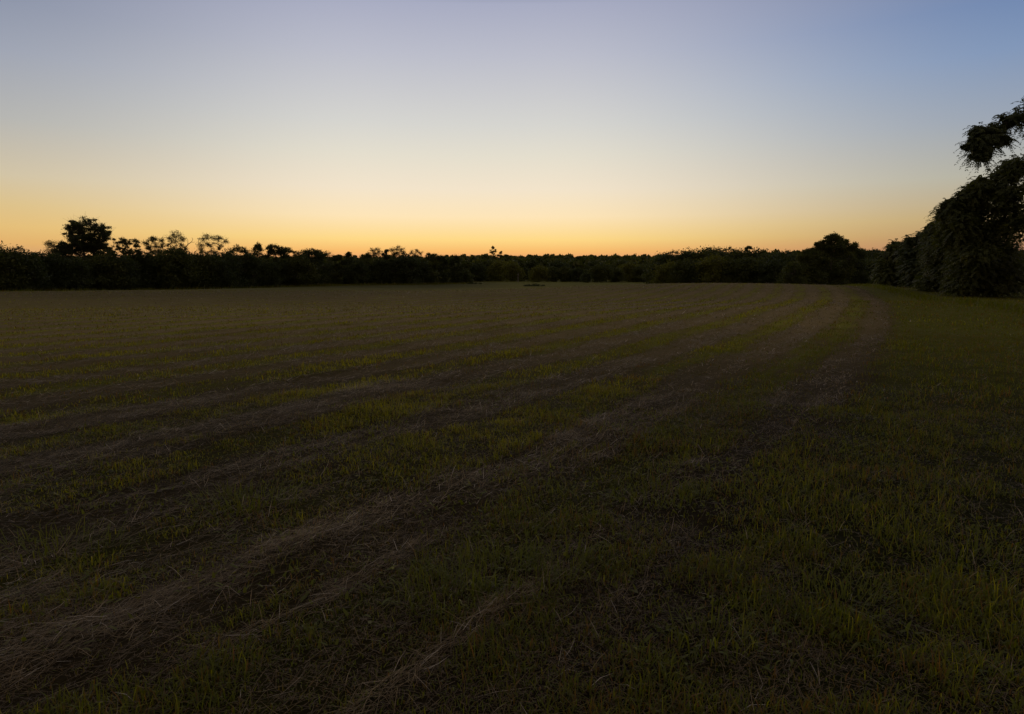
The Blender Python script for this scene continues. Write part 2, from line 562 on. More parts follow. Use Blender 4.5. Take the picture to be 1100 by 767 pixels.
def shaped(px, Yd, lobes_px, seed, label, group, mat=None, depth=.8, skirt=True, **kw):
    """a tree whose crown lobes have the sizes and places measured off the photograph, built at its own distance"""
    x0, _, _ = at(px, 292, Yd)
    zb = float(ground(x0, Yd))
    rg = np.random.default_rng(seed + 991)
    m_px = Yd / F0 / math.cos(PITCH)
    lob = []
    for (cx, cy, r) in lobes_px:
        X_, _, Z_ = at(cx, cy, Yd)
        rr = r * m_px
        dy = rg.uniform(-1, 1) * depth * rr
        lob.append((X_ - x0, dy, Z_ - zb, rr))
        if r > 5:
            lob.append((X_ - x0 + rg.normal(0, .2) * rr, dy + rg.choice([-1, 1]) * rr * 1.1, Z_ - zb - .2 * rr, rr * .85))
    if kw.get('twig', 1) > 1.15:
        for (cx, cy, r) in lobes_px:
            if cy < 272 and rg.random() < .45:
                f = rg.uniform(.35, .6)
                X_, _, Z_ = at(cx + (px - cx) * f, cy + (277 - cy) * f + 1, Yd)
                lob.append((X_ - x0, rg.uniform(-1, 1) * r * m_px, Z_ - zb, r * m_px * rg.uniform(.55, .8)))
    if skirt:
        hb = max(l[2] for l in lob)
        for dx, zz, rr in ((-.8, .9, 1.3), (.7, 1.0, 1.3), (0, 2.3, 1.6), (-.3, .8, 1.2)):
            lob.append((dx * (1 + hb * .06), rg.uniform(-1, .4), zz, rr))
    H = max(l[2] + l[3] for l in lob)
    T, lv = build_tree(lob, H, seed, **kw)
    return plant('tree', T, lv, mat or M_leaf, x0, Yd, label, group)


def left_depth(px):
    return float(np.interp(px, [-60, 50, 230, 300, 500], [112, 130, 168, 192, 232]))


GL = 'trees of the left-hand line along the field'
DENSE = dict(dens=1.6, leaf=.34, clump_r=.52, leafy=56)
AIRY = dict(dens=1.3, leaf=.20, clump_r=.62, leafy=26, clumps=10, twig=1.2, fork=.3)
SEMI = dict(dens=1.4, leaf=.27, clump_r=.55, leafy=44, clumps=10, twig=1.1)
D_ = left_depth


def low(px, top, hw, n=4, base=304.5, seed=0):
    """lobes filling a crown from its top down to the ground"""
    rg = np.random.default_rng(seed + int(px))
    out = []
    h = base - top
    for k in range(n):
        t = k / max(n - 1, 1)
        cy = top + hw * .5 + t * (h - hw * .6)
        w = hw * (.55 + .45 * math.sin(math.pi * min(1, .25 + t * .6)))
        out.append((px + rg.uniform(-.25, .25) * hw, cy, w * .62))
        out.append((px - w * .5, cy + rg.uniform(-2, 2), w * .55))
        out.append((px + w * .5, cy + rg.uniform(-2, 2), w * .55))
    return out


# --- the silhouettes that stand above the left-hand line, each measured off the photograph
shaped(91, D_(91) + 8, [(98, 241, 7.5), (108, 246, 7), (112, 253, 6.5), (103, 258, 8), (87, 245, 8), (79, 243, 5.5), (78, 252, 7.5), (90, 256, 8), (70, 263, 7.5), (64, 269, 5), (82, 266, 9), (97, 268, 8), (107, 264, 5), (116, 270, 4), (121, 274, 4), (112, 265, 4), (96, 253, 6), (87, 262, 6), (72, 272, 6), (92, 280, 9), (80, 284, 9), (103, 284, 8)], 101,
       'tallest tree of the left-hand line, broad round leafy crown with small sky gaps', GL, M_leaf_deep, leaf=.30, clump_r=.36, leafy=72, clumps=13, twig=1.3)
shaped(55, D_(55) + 14, [(52, 261, 4), (57, 265, 5), (60, 271, 4), (52, 271, 5), (56, 282, 6)], 102,
       'thin airy tree showing pale sky at the left side of the tallest round tree', GL, **AIRY)
shaped(137, D_(137) + 8, [(127, 260, 3.6), (133, 258, 3.4), (140, 260, 3.6), (145, 259, 2.6), (127, 266, 3), (136, 265, 3.5), (146, 264, 2.6), (135, 272, 3.5), (136, 284, 6)], 103,
       'small flat-topped open tree just right of the tallest round tree', GL, dens=1.2, leaf=.25, clump_r=.5, leafy=44, clumps=9, twig=1.2)
shaped(147, D_(147) + 3, [(147, 272, 4.5), (151, 276, 4), (143, 277, 4), (147, 286, 6), (147, 297, 6)], 104,
       'little dense tree tucked against the right foot of the flat-topped open tree', GL, M_leaf_deep, **DENSE)
shaped(167, D_(167) + 10, [(156, 260, 3.5), (161, 258, 3.2), (166, 257, 3.2), (172, 259, 3.4), (160, 265, 3.5), (168, 264, 3.4), (175, 265, 3), (164, 271, 3.5), (171, 272, 3.5), (158, 272, 3.2), (176, 271, 3), (168, 284, 6)], 105,
       'spreading half-bare tree touching the left side of the airy tree with a dead branch', GL, dens=1.1, leaf=.20, clump_r=.62, leafy=40, clumps=10, twig=1.4, fork=.3)
tD = shaped(191, D_(191) + 10, [(182, 256, 3.6), (187, 252.5, 3.4), (193, 253, 3.6), (197, 257, 3.2), (181, 262, 3.2), (188, 260, 4), (195, 264, 3.5), (186, 268, 3.5), (199, 268, 3), (200, 274, 3.2), (182, 270, 3.2), (193, 274, 4), (191, 286, 6)], 106,
            'airy tree with a bare dead branch curling up on its right side', GL, dens=1.1, leaf=.20, clump_r=.62, leafy=36, clumps=10, twig=1.4, fork=.3)
mp = D_(191) / F0
Tb = Tubes()
zD = tD.location.z


def rel(px, py, Yd, o):
    a = at(px, py, Yd)
    return np.array([a[0] - o.location.x, .4, a[2] - o.location.z])


YD = D_(191) + 10
bpts = [rel(194, 274, YD, tD), rel(197, 268, YD, tD), rel(201, 262.5, YD, tD), rel(205, 259.8, YD, tD), rel(206.3, 257, YD, tD), rel(205.2, 255, YD, tD)]
Tb.add(bpts, [.17, .14, .11, .08, .06, .03], 5)
Tb.add([bpts[2], rel(201, 258, YD, tD), rel(199, 254, YD, tD)], [.08, .05, .02], 4)
Tb.add([bpts[3], rel(207, 260.5, YD, tD), rel(208.5, 259.5, YD, tD)], [.06, .04, .02], 4)
obj('dead_branch', Tb.mesh('dead_branch', M_bark), tD)
shaped(228, D_(228) + 8, [(218, 256, 3.4), (223, 254.5, 3), (229, 256, 3.4), (235, 256, 3.2), (241, 259, 3), (215, 263, 3.2), (221, 262, 3.6), (228, 263, 3.6), (236, 264, 3.4), (217, 269, 3.2), (225, 270, 3.4), (233, 271, 3.2), (228, 278, 4), (228, 288, 6)], 107,
       'lacy see-through oval tree standing alone between the dead branch and the ragged tree', GL, dens=1.1, leaf=.20, clump_r=.66, leafy=32, clumps=10, twig=1.2, fork=.3)
shaped(255, D_(255) + 6, [(249, 270, 4), (254, 266.5, 3.5), (259, 268, 4), (263, 272, 3.5), (252, 276, 5), (260, 278, 5), (256, 288, 7), (256, 298, 7)], 108,
       'ragged-topped tree immediately right of the lacy oval tree', GL, **SEMI)
shaped(277, D_(277) + 6, [(277, 263.5, 2.6), (280, 265.5, 2.6), (274, 267, 2.8), (281, 270, 3.5), (273, 272, 4), (279, 277, 5), (270, 279, 5), (276, 288, 7), (276, 298, 7)], 109,
       'narrow tree with a loose pointed tip, left of the broad flat-crowned tree', GL, **SEMI)
shaped(296, D_(296) + 6, [(289, 267, 3.5), (294, 266, 3.6), (300, 267, 3.8), (292, 271, 4), (301, 271, 4), (286, 275, 3.5), (306, 276, 3.5), (305, 270, 3), (289, 272, 3), (297, 271, 4), (303, 273, 3), (296, 279, 3), (296, 287, 7), (296, 298, 7)], 110,
       'broad flat-crowned tree with chinks of sky below its dark crown', GL, M_leaf_deep, dens=1.2, leaf=.28, clump_r=.55, leafy=56, clumps=11)
shaped(312, D_(312) + 5, [(309, 268, 3), (313, 271, 3.6), (318, 273, 3.4), (309, 276, 4.5), (315, 280, 5), (312, 289, 7), (312, 299, 7)], 111,
       'tree with a crown stepping down rightwards, right of the broad flat-crowned tree', GL, **SEMI)
shaped(336, D_(336) + 4, [(336, 271, 4.5), (330, 272, 4), (342, 272, 4), (336, 277, 7), (328, 275, 5.5), (344, 274, 5.5), (336, 281, 8), (326, 286, 7), (346, 286, 7), (336, 295, 8), (327, 298, 7), (346, 298, 7)], 112,
       'widest dome-shaped dense tree near the middle of the left-hand line', GL, M_leaf_deep, **DENSE)
shaped(353, D_(353) + 8, [(352, 273, 3), (355, 276, 3), (353, 283, 5), (353, 294, 6)], 113,
       'thin-leaved tree peeping out at the right shoulder of the widest dome-shaped tree', GL, **AIRY)
shaped(362, D_(362) + 5, low(362, 274, 6, 4), 114,
       'low even-topped tree filling the dip left of the small cone-shaped tree', GL, **DENSE)
shaped(374, D_(374) + 5, [(374, 273, 2.4), (374, 277, 4), (371, 282, 4.5), (378, 282, 4.5), (374, 290, 7), (374, 299, 7)], 115,
       'small dark cone-shaped tree right of the dip after the widest dome-shaped tree', GL, M_leaf_deep, **DENSE)
shaped(392, D_(392) + 5, [(390, 276, 3.5), (396, 275, 3.5), (393, 282, 6), (387, 286, 5), (398, 286, 5), (393, 297, 7)], 116,
       'dense twin-bump tree between the small cone and the airy hoop-shaped crown', GL, **DENSE)
shaped(404, D_(404) + 9, [(400, 269, 2.8), (404, 268, 2.6), (408, 269.5, 2.6), (402, 274, 3), (407, 275, 3), (404, 284, 5), (404, 295, 6)], 117,
       'airy tree with a rounded hoop-shaped crown, left of the narrow upright tree', GL, **AIRY)
shaped(414, D_(414) + 6, [(415, 270, 2), (413, 273, 2.4), (416, 276, 2.8), (413, 281, 4), (414, 290, 6), (414, 299, 6)], 118,
       'narrow upright dark tree between two airy rounded crowns', GL, M_leaf_deep, **DENSE)
shaped(426, D_(426) + 8, [(421, 268.5, 2.8), (426, 267, 3), (431, 269, 3), (434, 272, 2.4), (422, 274, 3), (429, 275, 3.5), (426, 283, 5), (426, 294, 7)], 119,
       'twiggy round-crowned tree, tallest of the right half of the left-hand line', GL, dens=1.2, leaf=.21, clump_r=.6, leafy=44, clumps=10, twig=1.3)
shaped(447, D_(447) + 9, [(442, 271, 2.6), (447, 269, 2.6), (452, 272, 2.6), (445, 275, 3), (450, 277, 3), (447, 285, 5), (447, 295, 6)], 120,
       'thin hazy tree right of the twiggy round-crowned tree', GL, **AIRY)
shaped(463, D_(463) + 4, low(463, 273, 7.5, 4), 121, 'dense flat-topped tree right of the thin hazy tree', GL, **DENSE)
shaped(476, D_(476) + 4, low(476, 275, 6.5, 4), 122, 'dark tree next right of the dense flat-topped tree', GL, M_leaf_deep, **DENSE)
shaped(489, D_(489) + 3, low(489, 275, 7.5, 4), 123, 'last tall dark tree at the right end of the left-hand line', GL, M_leaf_deep, **DENSE)
shaped(500, D_(500) + 4, low(501, 282, 6, 3), 124, 'short rounded tree stepping down at the right end of the left-hand line', GL, **DENSE)


# --- proto trees for the lower rank of the woods
def generic(H, Wd, seed, style):
    rg = np.random.default_rng(seed)
    lob = []
    if style == 'bushy':
        for k in range(13):
            t = (k + .5) / 13
            z = H * (.05 + .77 * t)
            w = Wd * math.sqrt(max(0, 1 - ((t - .42) / .66) ** 2))
            a = k * 2.4 + rg.normal(0, .3)
            lob.append((w * .62 * math.cos(a), w * .62 * math.sin(a), z, Wd * rg.uniform(.38, .55)))
    elif style == 'round':
        for k in range(12):
            t = (k + .5) / 12
            z = H * (.07 + .75 * t)
            w = Wd * math.sqrt(max(0, 1 - ((t - .45) / .66) ** 2))
            a = k * 2.4 + rg.normal(0, .3)
            lob.append((w * .66 * math.cos(a), w * .66 * math.sin(a), z, Wd * rg.uniform(.36, .5)))
    else:
        for k in range(11):
            t = (k + .5) / 11
            z = H * (.05 + .82 * t)
            w = Wd * (1.05 - .75 * t)
            a = k * 2.4 + rg.normal(0, .3)
            lob.append((w * .6 * math.cos(a), w * .6 * math.sin(a), z, Wd * rg.uniform(.36, .5) * (1.1 - .4 * t)))
    lob.append((0, 0, H * .86, Wd * .42))
    lob.append((Wd * .3, Wd * .2, H * .78, Wd * .45))
    lob.append((-Wd * .35, -Wd * .2, H * .76, Wd * .45))
    return lob


spec = [('bushy', 8, 3.6, M_leaf), ('round', 8.5, 3.4, M_leaf_deep), ('bushy', 7.5, 3.8, M_leaf_yellow), ('cone', 8.5, 3.3, M_leaf_deep), ('round', 8, 3.7, M_leaf), ('bushy', 8, 3.4, M_leaf_deep)]
built = {}


def filler(kind, px, top, Yd, label, group, wide=1.0, seed=0):
    """a bushy-to-the-ground tree of the given kind: the first is built, the others are copies"""
    rg = np.random.default_rng(int(px * 7 + top * 3) + seed)
    x, _, zt = at(px, top, Yd)
    H = max(zt - float(ground(x, Yd)), 1.5)
    style, h0, w0, mat = spec[kind]
    if kind not in built:
        T, lv = build_tree(generic(h0, w0, 300 + kind, style), h0, 400 + kind, dens=1.5, leaf=.34, clump_r=.6, leafy=50, clumps=11, fork=.2)
        built[kind] = plant('bushy_tree', T, lv, mat, x, Yd, label, group)
        src = built[kind]
        s = H / (h0 * 1.0)
        src.scale = (s * wide, s * wide, s)
        src.rotation_euler = (0, 0, rg.uniform(0, 6.28))
        src['label'] = label
        return src
    s = H / h0
    return copy_tree(built[kind], x, Yd, label, group, rg.uniform(0, 6.28), (s * wide, s * wide, s))


GF = 'low bushy trees along the foot of the left-hand line'
low_rank = [
    (20, 268, 'second bushy tree from the left end of the left-hand line'),
    (40, 272, 'bushy tree below the left flank of the thin airy tree at far left'),
    (60, 274, 'bushy tree at the foot of the thin airy tree, far left'),
    (77, 278, 'bushy tree under the left half of the tallest round crown'),
    (94, 279, 'bushy tree in front of the trunk of the tallest round tree'),
    (112, 272.5, 'bushy tree under the right half of the tallest round crown'),
    (126, 275, 'bushy tree under the left half of the flat-topped open tree'),
    (159, 274, 'bushy tree under the left half of the half-bare spreading tree'),
    (175, 276, 'bushy tree filling the gap between the half-bare spreading tree and its airy neighbour'),
    (187, 268, 'bushy tree with a round hump below the airy crown with the dead branch'),
    (202, 273, 'bushy tree right under the tip of the curling dead branch'),
    (215, 272.5, 'bushy tree under the left half of the lacy oval tree'),
    (232, 275, 'bushy tree under the right half of the lacy oval tree'),
    (245, 271.5, 'bushy tree between the lacy oval tree and the ragged-topped tree'),
    (266, 274, 'bushy tree between the ragged-topped tree and the narrow loose-tipped tree'),
    (287, 280, 'bushy tree left below the broad flat-crowned tree'),
    (304, 279, 'bushy tree right below the broad flat-crowned tree'),
    (322, 274.5, 'bushy tree against the left flank of the widest dome-shaped tree'),
    (384, 281, 'bushy tree between the small cone-shaped tree and the twin-bump tree'),
    (407, 279, 'bushy tree at the foot of the airy hoop-shaped crown'),
    (421, 279, 'bushy tree at the foot of the twiggy round-crowned tree'),
    (437, 274.5, 'bushy tree between the twiggy round-crowned tree and the thin hazy tree'),
    (453, 279, 'bushy tree right below the thin hazy tree'),
    (-6, 266, 'leftmost bushy tree of the left-hand line, cut off at the side'),
]
for k, (px, top, lab) in enumerate(low_rank):
    filler([5, 1, 3, 5, 1, 0][k % 6] if px not in (187,) else 4, px, top, D_(px) + [0, 2.5, 1][k % 3], lab, GF, 1.12)

# --- valley wood in the middle distance, behind the dip of the field
GV = 'trees of the valley wood beyond the field'
valley = [
    # px, top, depth, kind, width
    (512, 283, 300, 5, 1.0, 'dark bushy tree in the valley just right of the left-hand line'),
    (524, 280, 318, 0, 1.0, 'tall valley tree left below the pair of spindly trees on the skyline'),
    (537, 281, 312, 2, 1.0, 'yellow-green valley tree right below the pair of spindly skyline trees'),
    (550, 283, 300, 2, 1.0, 'yellow-green valley tree directly behind the pale bare trunk'),
    (564, 288, 306, 3, 1.0, 'dark tree standing in a gap right of the pale bare trunk'),
    (579, 286.5, 282, 2, 1.0, 'round light bush-like tree behind the low dark brush heap'),
    (593, 287, 288, 4, 1.05, 'rounded tree next right of the light bush-like tree behind the brush heap'),
    (607, 287, 290, 0, 1.0, 'second rounded tree right of the brush heap, joined to its left neighbour'),
    (620, 288, 286, 5, 1.0, 'dark tree in the valley standing above a lower round bush'),
    (629, 293, 255, 1, 1.15, 'low round dark bush at the valley foot where the hump begins'),
    (646, 284, 270, 4, 1.15, 'large rounded tree behind the left end of the field hump'),
    (662, 288, 275, 0, 1.0, 'even green tree third to the right of the low round dark bush'),
    (676, 284, 290, 2, 1.1, 'broad light-green tree midway between hump end and right-hand wood'),
    (690, 285, 285, 0, 1.1, 'green tree stepping up towards the right-hand wood'),
    (703, 282, 262, 5, 1.1, 'dark tree at the left foot of the right-hand wood'),
    (600, 281, 390, 5, 1.3, 'taller shadowy tree rising behind the rounded valley trees'),
    (572, 280, 400, 3, 1.2, 'shadowy tree on the slope above the gap right of the pale trunk'),
    (640, 280.5, 400, 1, 1.3, 'shadowy tree on the slope above the low round bush'),
    (668, 280, 410, 4, 1.3, 'shadowy tree on the slope above the broad light-green tree'),
]
for (px, top, Yd, kind, wd, lab) in valley:
    filler(kind, px, top, Yd, lab, GV, wd * 1.22)
shaped(529, 420, [(529.5, 266, 1.7), (528, 270, 2), (531.5, 269.5, 1.8), (529, 274, 2.4), (532, 276, 2), (529.5, 283, 3.5)], 131,
       'taller one of the pair of spindly trees rising above the far skyline', GV, dens=1.2, leaf=.45, clump_r=.55, leafy=44, skirt=False)
shaped(537, 425, [(537.5, 271.5, 1.6), (535.8, 274, 1.7), (538.6, 275, 1.6), (537, 279, 2.2), (537, 284, 3)], 132,
       'shorter one of the pair of spindly trees rising above the far skyline', GV, dens=1.2, leaf=.45, clump_r=.55, leafy=44, skirt=False)

# --- right-hand wood behind the hump
GW = 'trees of the right-hand wood behind the hump'
wood = [
    (713, 274, 176, 0, 'leftmost tall tree of the right-hand wood, its crown sloping to the valley'),
    (724, 271, 170, 5, 'second tall tree of the right-hand wood from its left end'),
    (739, 269, 166, 1, 'knob-topped tree of the right-hand wood left of its highest stretch'),
    (753, 270.5, 162, 0, 'tree with a dipping crown between two higher crowns of the right-hand wood'),
    (766, 266.5, 172, 4, 'highest dark crown of the right-hand wood, left of the tiny umbrella top'),
    (782, 268, 164, 5, 'flat dark crown between the highest crown and the tiny umbrella top'),
    (795, 270, 160, 0, 'tree directly below the left of the tiny umbrella top'),
    (817, 268, 160, 1, 'rounded crown next right of the tiny umbrella top'),
    (830, 272, 154, 4, 'lower tree right of the rounded crown in the right-hand wood'),
    (845, 271, 146, 5, 'tree of the wood just left behind the bulging field-edge tree'),
    (925, 269, 190, 1, 'far dark tree seen in the dip between the two right-hand clumps'),
    (938, 269.5, 182, 5, 'far dark tree beside the left flank of the right-edge mass'),
]
for (px, top, Yd, kind, lab) in wood:
    filler(kind, px, top + .8, Yd, lab, GW, 1.3)
GW2 = 'lower front rank of the right-hand wood'
front = [
    (720, 283, 148, 2, 'pale-leaved front tree under the leftmost end of the right-hand wood'),
    (736, 280, 144, 0, 'front tree below the knob-topped tree'),
    (752, 281, 142, 5, 'front tree below the dipping crown'),
    (768, 277, 140, 2, 'light-green front tree below the highest dark crown'),
    (785, 280, 138, 0, 'front tree below the flat dark crown'),
    (802, 278, 138, 4, 'front tree below the tiny umbrella top'),
    (819, 281, 136, 1, 'dark front tree below the rounded crown'),
    (835, 280, 132, 5, 'dark front tree left of the bulging field-edge tree'),
    (920, 280, 150, 3, 'dark front tree in the dip, right of the highest clump'),
    (936, 279, 146, 1, 'dark front tree in the dip against the right-edge mass'),
]
for (px, top, Yd, kind, lab) in front:
    filler(kind, px, top, Yd, lab, GW2, 1.25)
shaped(804, 172, [(804, 265.8, 1.8), (801.5, 266.8, 1.4), (806.5, 266.6, 1.4), (803, 269.5, 1.8), (805.5, 272, 2), (804, 282, 4)], 141,
       'tiny umbrella-topped tree poking above the right-hand wood', GW, dens=1.3, leaf=.24, clump_r=.55, leafy=44)

# --- clump at the field edge
GC = 'clump of trees at the right-hand field edge'
FINE = dict(leaf=.22, clump_r=.5, leafy=85, clumps=15, twig=1.0, fork=.22)
shaped(895, 108, [(894, 255, 4), (888, 258, 4), (900, 258, 4.8), (907, 261.5, 4.4), (881, 263, 3.6), (877, 262, 2.2), (885, 265, 5.5), (894, 262, 5), (897, 267, 7), (909, 268, 5.5), (888, 271, 7), (878, 270, 5), (872, 271, 4.5), (914, 264, 4.5), (892, 275, 8), (905, 277, 8), (880, 277, 7), (890, 288, 9), (905, 290, 9), (898, 299, 7), (884, 298, 7)], 151,
       'highest tree of the field-edge clump, with a loose jagged top', GC, M_leaf, **FINE)
shaped(867, 106, [(867, 272, 4), (861, 276, 5), (873, 274, 5), (866, 282, 7), (858, 287, 6), (874, 285, 7), (866, 294, 8), (857, 298, 6), (875, 298, 7)], 152,
       'round tree left of the jagged-topped tree in the field-edge clump', GC, M_leaf, **FINE)
shaped(851, 101, [(852, 286, 5), (848, 291, 5), (856, 291, 5), (851, 298, 5), (846, 300, 4), (857, 300, 5)], 153,
       'low rounded tree bulging into the field at the left foot of the clump', GC, M_leaf, **FINE)
shaped(918, 112, [(916, 268, 4), (922, 273, 5), (917, 279, 6), (925, 284, 6), (918, 292, 7), (926, 297, 6)], 154,
       'darker tree leaning against the right side of the jagged-topped tree', GC, M_leaf_deep, **FINE)


# --- the near mass at the right edge, with drooping compound leaves
def frond_tree(name, px, Yd, lobes_px, seed, label, group, mat, ntw=2600, leaf=.115, trunk_px=None, extra=None, core=1.0, loose=0.0):
    rg = np.random.default_rng(seed)
    x0 = at(trunk_px or px, 292, Yd)[0]
    zb = float(ground(x0, Yd))
    m_px = Yd / F0 / math.cos(PITCH)
    lob = []
    for (cx, cy, r) in lobes_px:
        X_, _, Z_ = at(cx, cy, Yd)
        rr = r * m_px
        dy = rg.uniform(-.8, .8) * rr
        lob.append(np.array((X_ - x0, dy, Z_ - zb, rr)))
        lob.append(np.array((X_ - x0 + rg.normal(0, .2) * rr, dy + rg.choice([-1, 1]) * rr * 1.0, Z_ - zb - .15 * rr, rr * .9)))
    H = max(l[2] + l[3] for l in lob)
    T, lv = build_tree(lob, H, seed, dens=core, leaf=.22, clump_r=.45, leafy=70, clumps=13, fork=.2, twig=.9, loose=loose)
    # fronds
    wt = np.array([l[3] ** 2 * (1.8 if l[3] < loose else 1) for l in lob]); wt /= wt.sum()
    pick = rg.choice(len(lob), ntw, p=wt)
    Lb = np.stack(lob)[pick]
    d = rg.normal(size=(ntw, 3)); d[:, 2] += .15
    d /= np.linalg.norm(d, axis=1)[:, None]
    st = Lb[:, :3] + d * Lb[:, 3:4] * (rg.uniform(.75, 1.08, (ntw, 1)) + .2 * (rg.random((ntw, 1)) < .18))
    ok = st[:, 2] > .3
    st, d = st[ok], d[ok]
    n = len(st)
    ln = rg.uniform(.35, .85, n)
    base_t = np.clip(rg.normal(.5, .2, n), 0, 1)
    dirh = d + rg.normal(0, .35, (n, 3)); dirh[:, 2] = dirh[:, 2] * .5 + .1
    dirh /= np.linalg.norm(dirh, axis=1)[:, None]
    VV, QQ, AA, off = [], [], [], 0
    K = 8
    for k in range(K):
        t = (k + .6) / K
        p = st + dirh * (ln * t)[:, None]
        p[:, 2] -= .55 * ln * t * t
        tang = dirh.copy(); tang[:, 2] -= 1.1 * t
        tang /= np.linalg.norm(tang, axis=1)[:, None]
        sd = np.cross(tang, np.array([0, 0, 1.])); sd /= np.linalg.norm(sd, axis=1)[:, None] + 1e-6
        for s in (-1, 1):
            ld = tang * .55 + sd * s * .8 + rg.normal(0, .15, (n, 3)); ld[:, 2] -= .35
            ld /= np.linalg.norm(ld, axis=1)[:, None]
            wv_ = np.cross(ld, sd * s + np.array([0, 0, .6])); wv_ /= np.linalg.norm(wv_, axis=1)[:, None] + 1e-6
            wv_ = np.cross(ld, wv_)
            L = leaf * rg.uniform(.75, 1.3, n)[:, None]
            q0, q2 = p, p + ld * L
            md = p + ld * L * .45
            Vq = np.stack([q0, md + wv_ * L * .2, q2, md - wv_ * L * .2], 1).reshape(-1, 3)
            kk = np.arange(n) * 4 + off
            VV.append(Vq); QQ.append(np.stack([kk, kk + 1, kk + 2, kk + 3], -1)); off += len(Vq)
            AA.append(np.repeat(np.clip(base_t + rg.normal(0, .12, n), 0, 1), 4))
    off0 = len(lv[0])
    lv = (np.concatenate([lv[0]] + VV), np.concatenate([lv[1]] + [q + off0 for q in QQ]), np.concatenate([lv[2]] + AA))
    ok = None
    return plant(name, T, lv, mat, x0, Yd, label, group)


GM = 'near trees massed at the right edge'
frond_tree('tree', 963, 66, [(964, 265, 6), (957, 269, 6), (970, 266, 6), (963, 276, 9), (953, 281, 8), (974, 279, 9), (962, 289, 10), (951, 294, 8), (974, 292, 10), (958, 303, 8), (970, 304, 8), (984, 300, 8)], 161,
           'leftmost and lowest rounded tree of the near right-edge mass', GM, M_leaf, 1500, .16)
frond_tree('tree', 986, 57, [(988, 254, 4), (983, 259, 5), (993, 258, 5), (976, 258, 2.4), (990, 268, 9), (980, 272, 8), (999, 268, 8), (988, 283, 11), (976, 289, 9), (1000, 285, 10), (985, 299, 11), (999, 301, 10), (978, 306, 8)], 162,
           'middle tree of the near right-edge mass, with small tufts on top', GM, M_leaf_deep, 1900, .15)
frond_tree('tree', 1012, 48, [(1008, 243, 6), (1002, 246, 5), (1016, 240, 8), (1010, 255, 11), (1022, 252, 11), (1003, 264, 10), (1018, 270, 14), (1030, 268, 12), (1005, 284, 12), (1022, 290, 14), (1010, 302, 11), (1028, 306, 12), (1000, 308, 8)], 163,
           'dark tree bulging lowest left of the tall right-edge tree', GM, M_leaf, 2600, .13)
frond_tree('tree', 1046, 42, [(1044, 206, 8), (1034, 213, 6), (1058, 198, 7), (1075, 190, 9), (1092, 182, 12), (1024, 221, 7), (1018, 228, 7), (1052, 206, 12), (1036, 228, 13), (1024, 240, 11), (1050, 225, 16), (1066, 214, 16), (1034, 252, 15), (1054, 250, 18), (1072, 240, 18), (1038, 275, 16), (1060, 276, 20), (1080, 268, 18), (1042, 298, 15), (1064, 300, 18), (1085, 296, 16), (1030, 312, 9), (1052, 314, 10)], 164,
           'tall near tree at the right edge, drooping leaves, its crown stepping down leftwards', GM, M_leaf, 4600, .12)
frond_tree('tree', 1165, 36, [(1150, 84, 14), (1172, 70, 20), (1190, 90, 22), (1128, 108, 12), (1110, 122, 9), (1094, 126, 7), (1080, 131, 7), (1066, 142, 7), (1056, 143, 6), (1049, 142, 4.5), (1052, 151, 6), (1045, 151, 4), (1040, 157, 3.5), (1050, 160, 6), (1045, 167, 3.5), (1053, 170, 4.5), (1061, 156, 7), (1070, 152, 6), (1148, 130, 18), (1175, 130, 24), (1160, 165, 22), (1190, 170, 24), (1165, 205, 24), (1190, 225, 24), (1170, 250, 22), (1190, 275, 22), (1165, 295, 18)], 165,
           'outermost tree at the right edge, its leafy limb hanging free against the sky', GM, M_leaf_deep, 3600, .12, trunk_px=1178, core=1.1, loose=.62)


# --- brush heap, weeds, pale trunk
def brush(px, Yd, w, h, n, seed, label, cat, name, mat):
    rg = np.random.default_rng(seed)
    x0 = at(px, 292, Yd)[0]
    T = Tubes()
    P = []
    for k in range(n):
        cx = rg.uniform(-1, 1) * w / 2
        cy = rg.normal(0, w * .12)
        hh = h * rg.uniform(.45, 1.0) * (1 - .5 * abs(cx) / (w / 2))
        for s in range(3):
            T.add([np.array([cx, cy, -.1]), np.array([cx + rg.normal(0, .15), cy, hh * .5]), np.array([cx + rg.normal(0, .4), cy + rg.normal(0, .3), hh])], [.03, .022, .008], 4)
        P.append(np.stack([cx + rg.normal(0, w * .045, 70), cy + rg.normal(0, w * .05, 70), np.abs(rg.normal(hh * .5, hh * .3, 70))], -1))
    P = np.concatenate(P)
    V, q, a = leaves(P, .2, np.clip(rg.normal(.45, .2, len(P)), 0, 1), rg)
    Vs, qs = np.concatenate(T.V), np.array(T.q)
    me = mesh_np(name, np.concatenate([V, Vs]), np.concatenate([q, qs + len(V)]), mats=[mat, M_bark], attrs={'tint': np.concatenate([a, np.zeros(len(Vs))])})
    me.polygons.foreach_set('material_index', np.concatenate([np.zeros(len(q)), np.ones(len(qs))]).astype(np.int32))
    return tag(obj(name, me, loc=(x0, Yd, float(ground(x0, Yd)) - .02)), label, cat)


brush(573.5, 172, 5.6, .85, 16, 171, 'low dark heap of brush lying alone out in the field', 'brush', 'brush_heap', M_leaf_deep)
brush(509, 215, 5.0, .7, 12, 172, 'thin dark strip of weeds at the right foot of the left-hand line', 'weeds', 'weed_patch', M_leaf_deep)
T = Tubes()
x0 = at(556.5, 292, 268)[0]
zb = float(ground(x0, 268))
T.add([(0, 0, -.3), (.05, 0, 1.5), (-.04, 0, 3.0), (.06, 0, 4.3)], [.17, .14, .11, .05], 7)
T.add([(-.02, 0, 2.6), (.3, 0, 3.2), (.45, .1, 3.7)], [.08, .05, .02], 5)
T.add([(0, 0, 3.2), (-.3, .1, 3.8)], [.06, .02], 5)
tag(obj('dead_trunk', T.mesh('dead_trunk', M_pale), loc=(x0, 268, zb)), 'thin pale bare trunk standing in front of the yellow-green valley trees', 'dead tree')

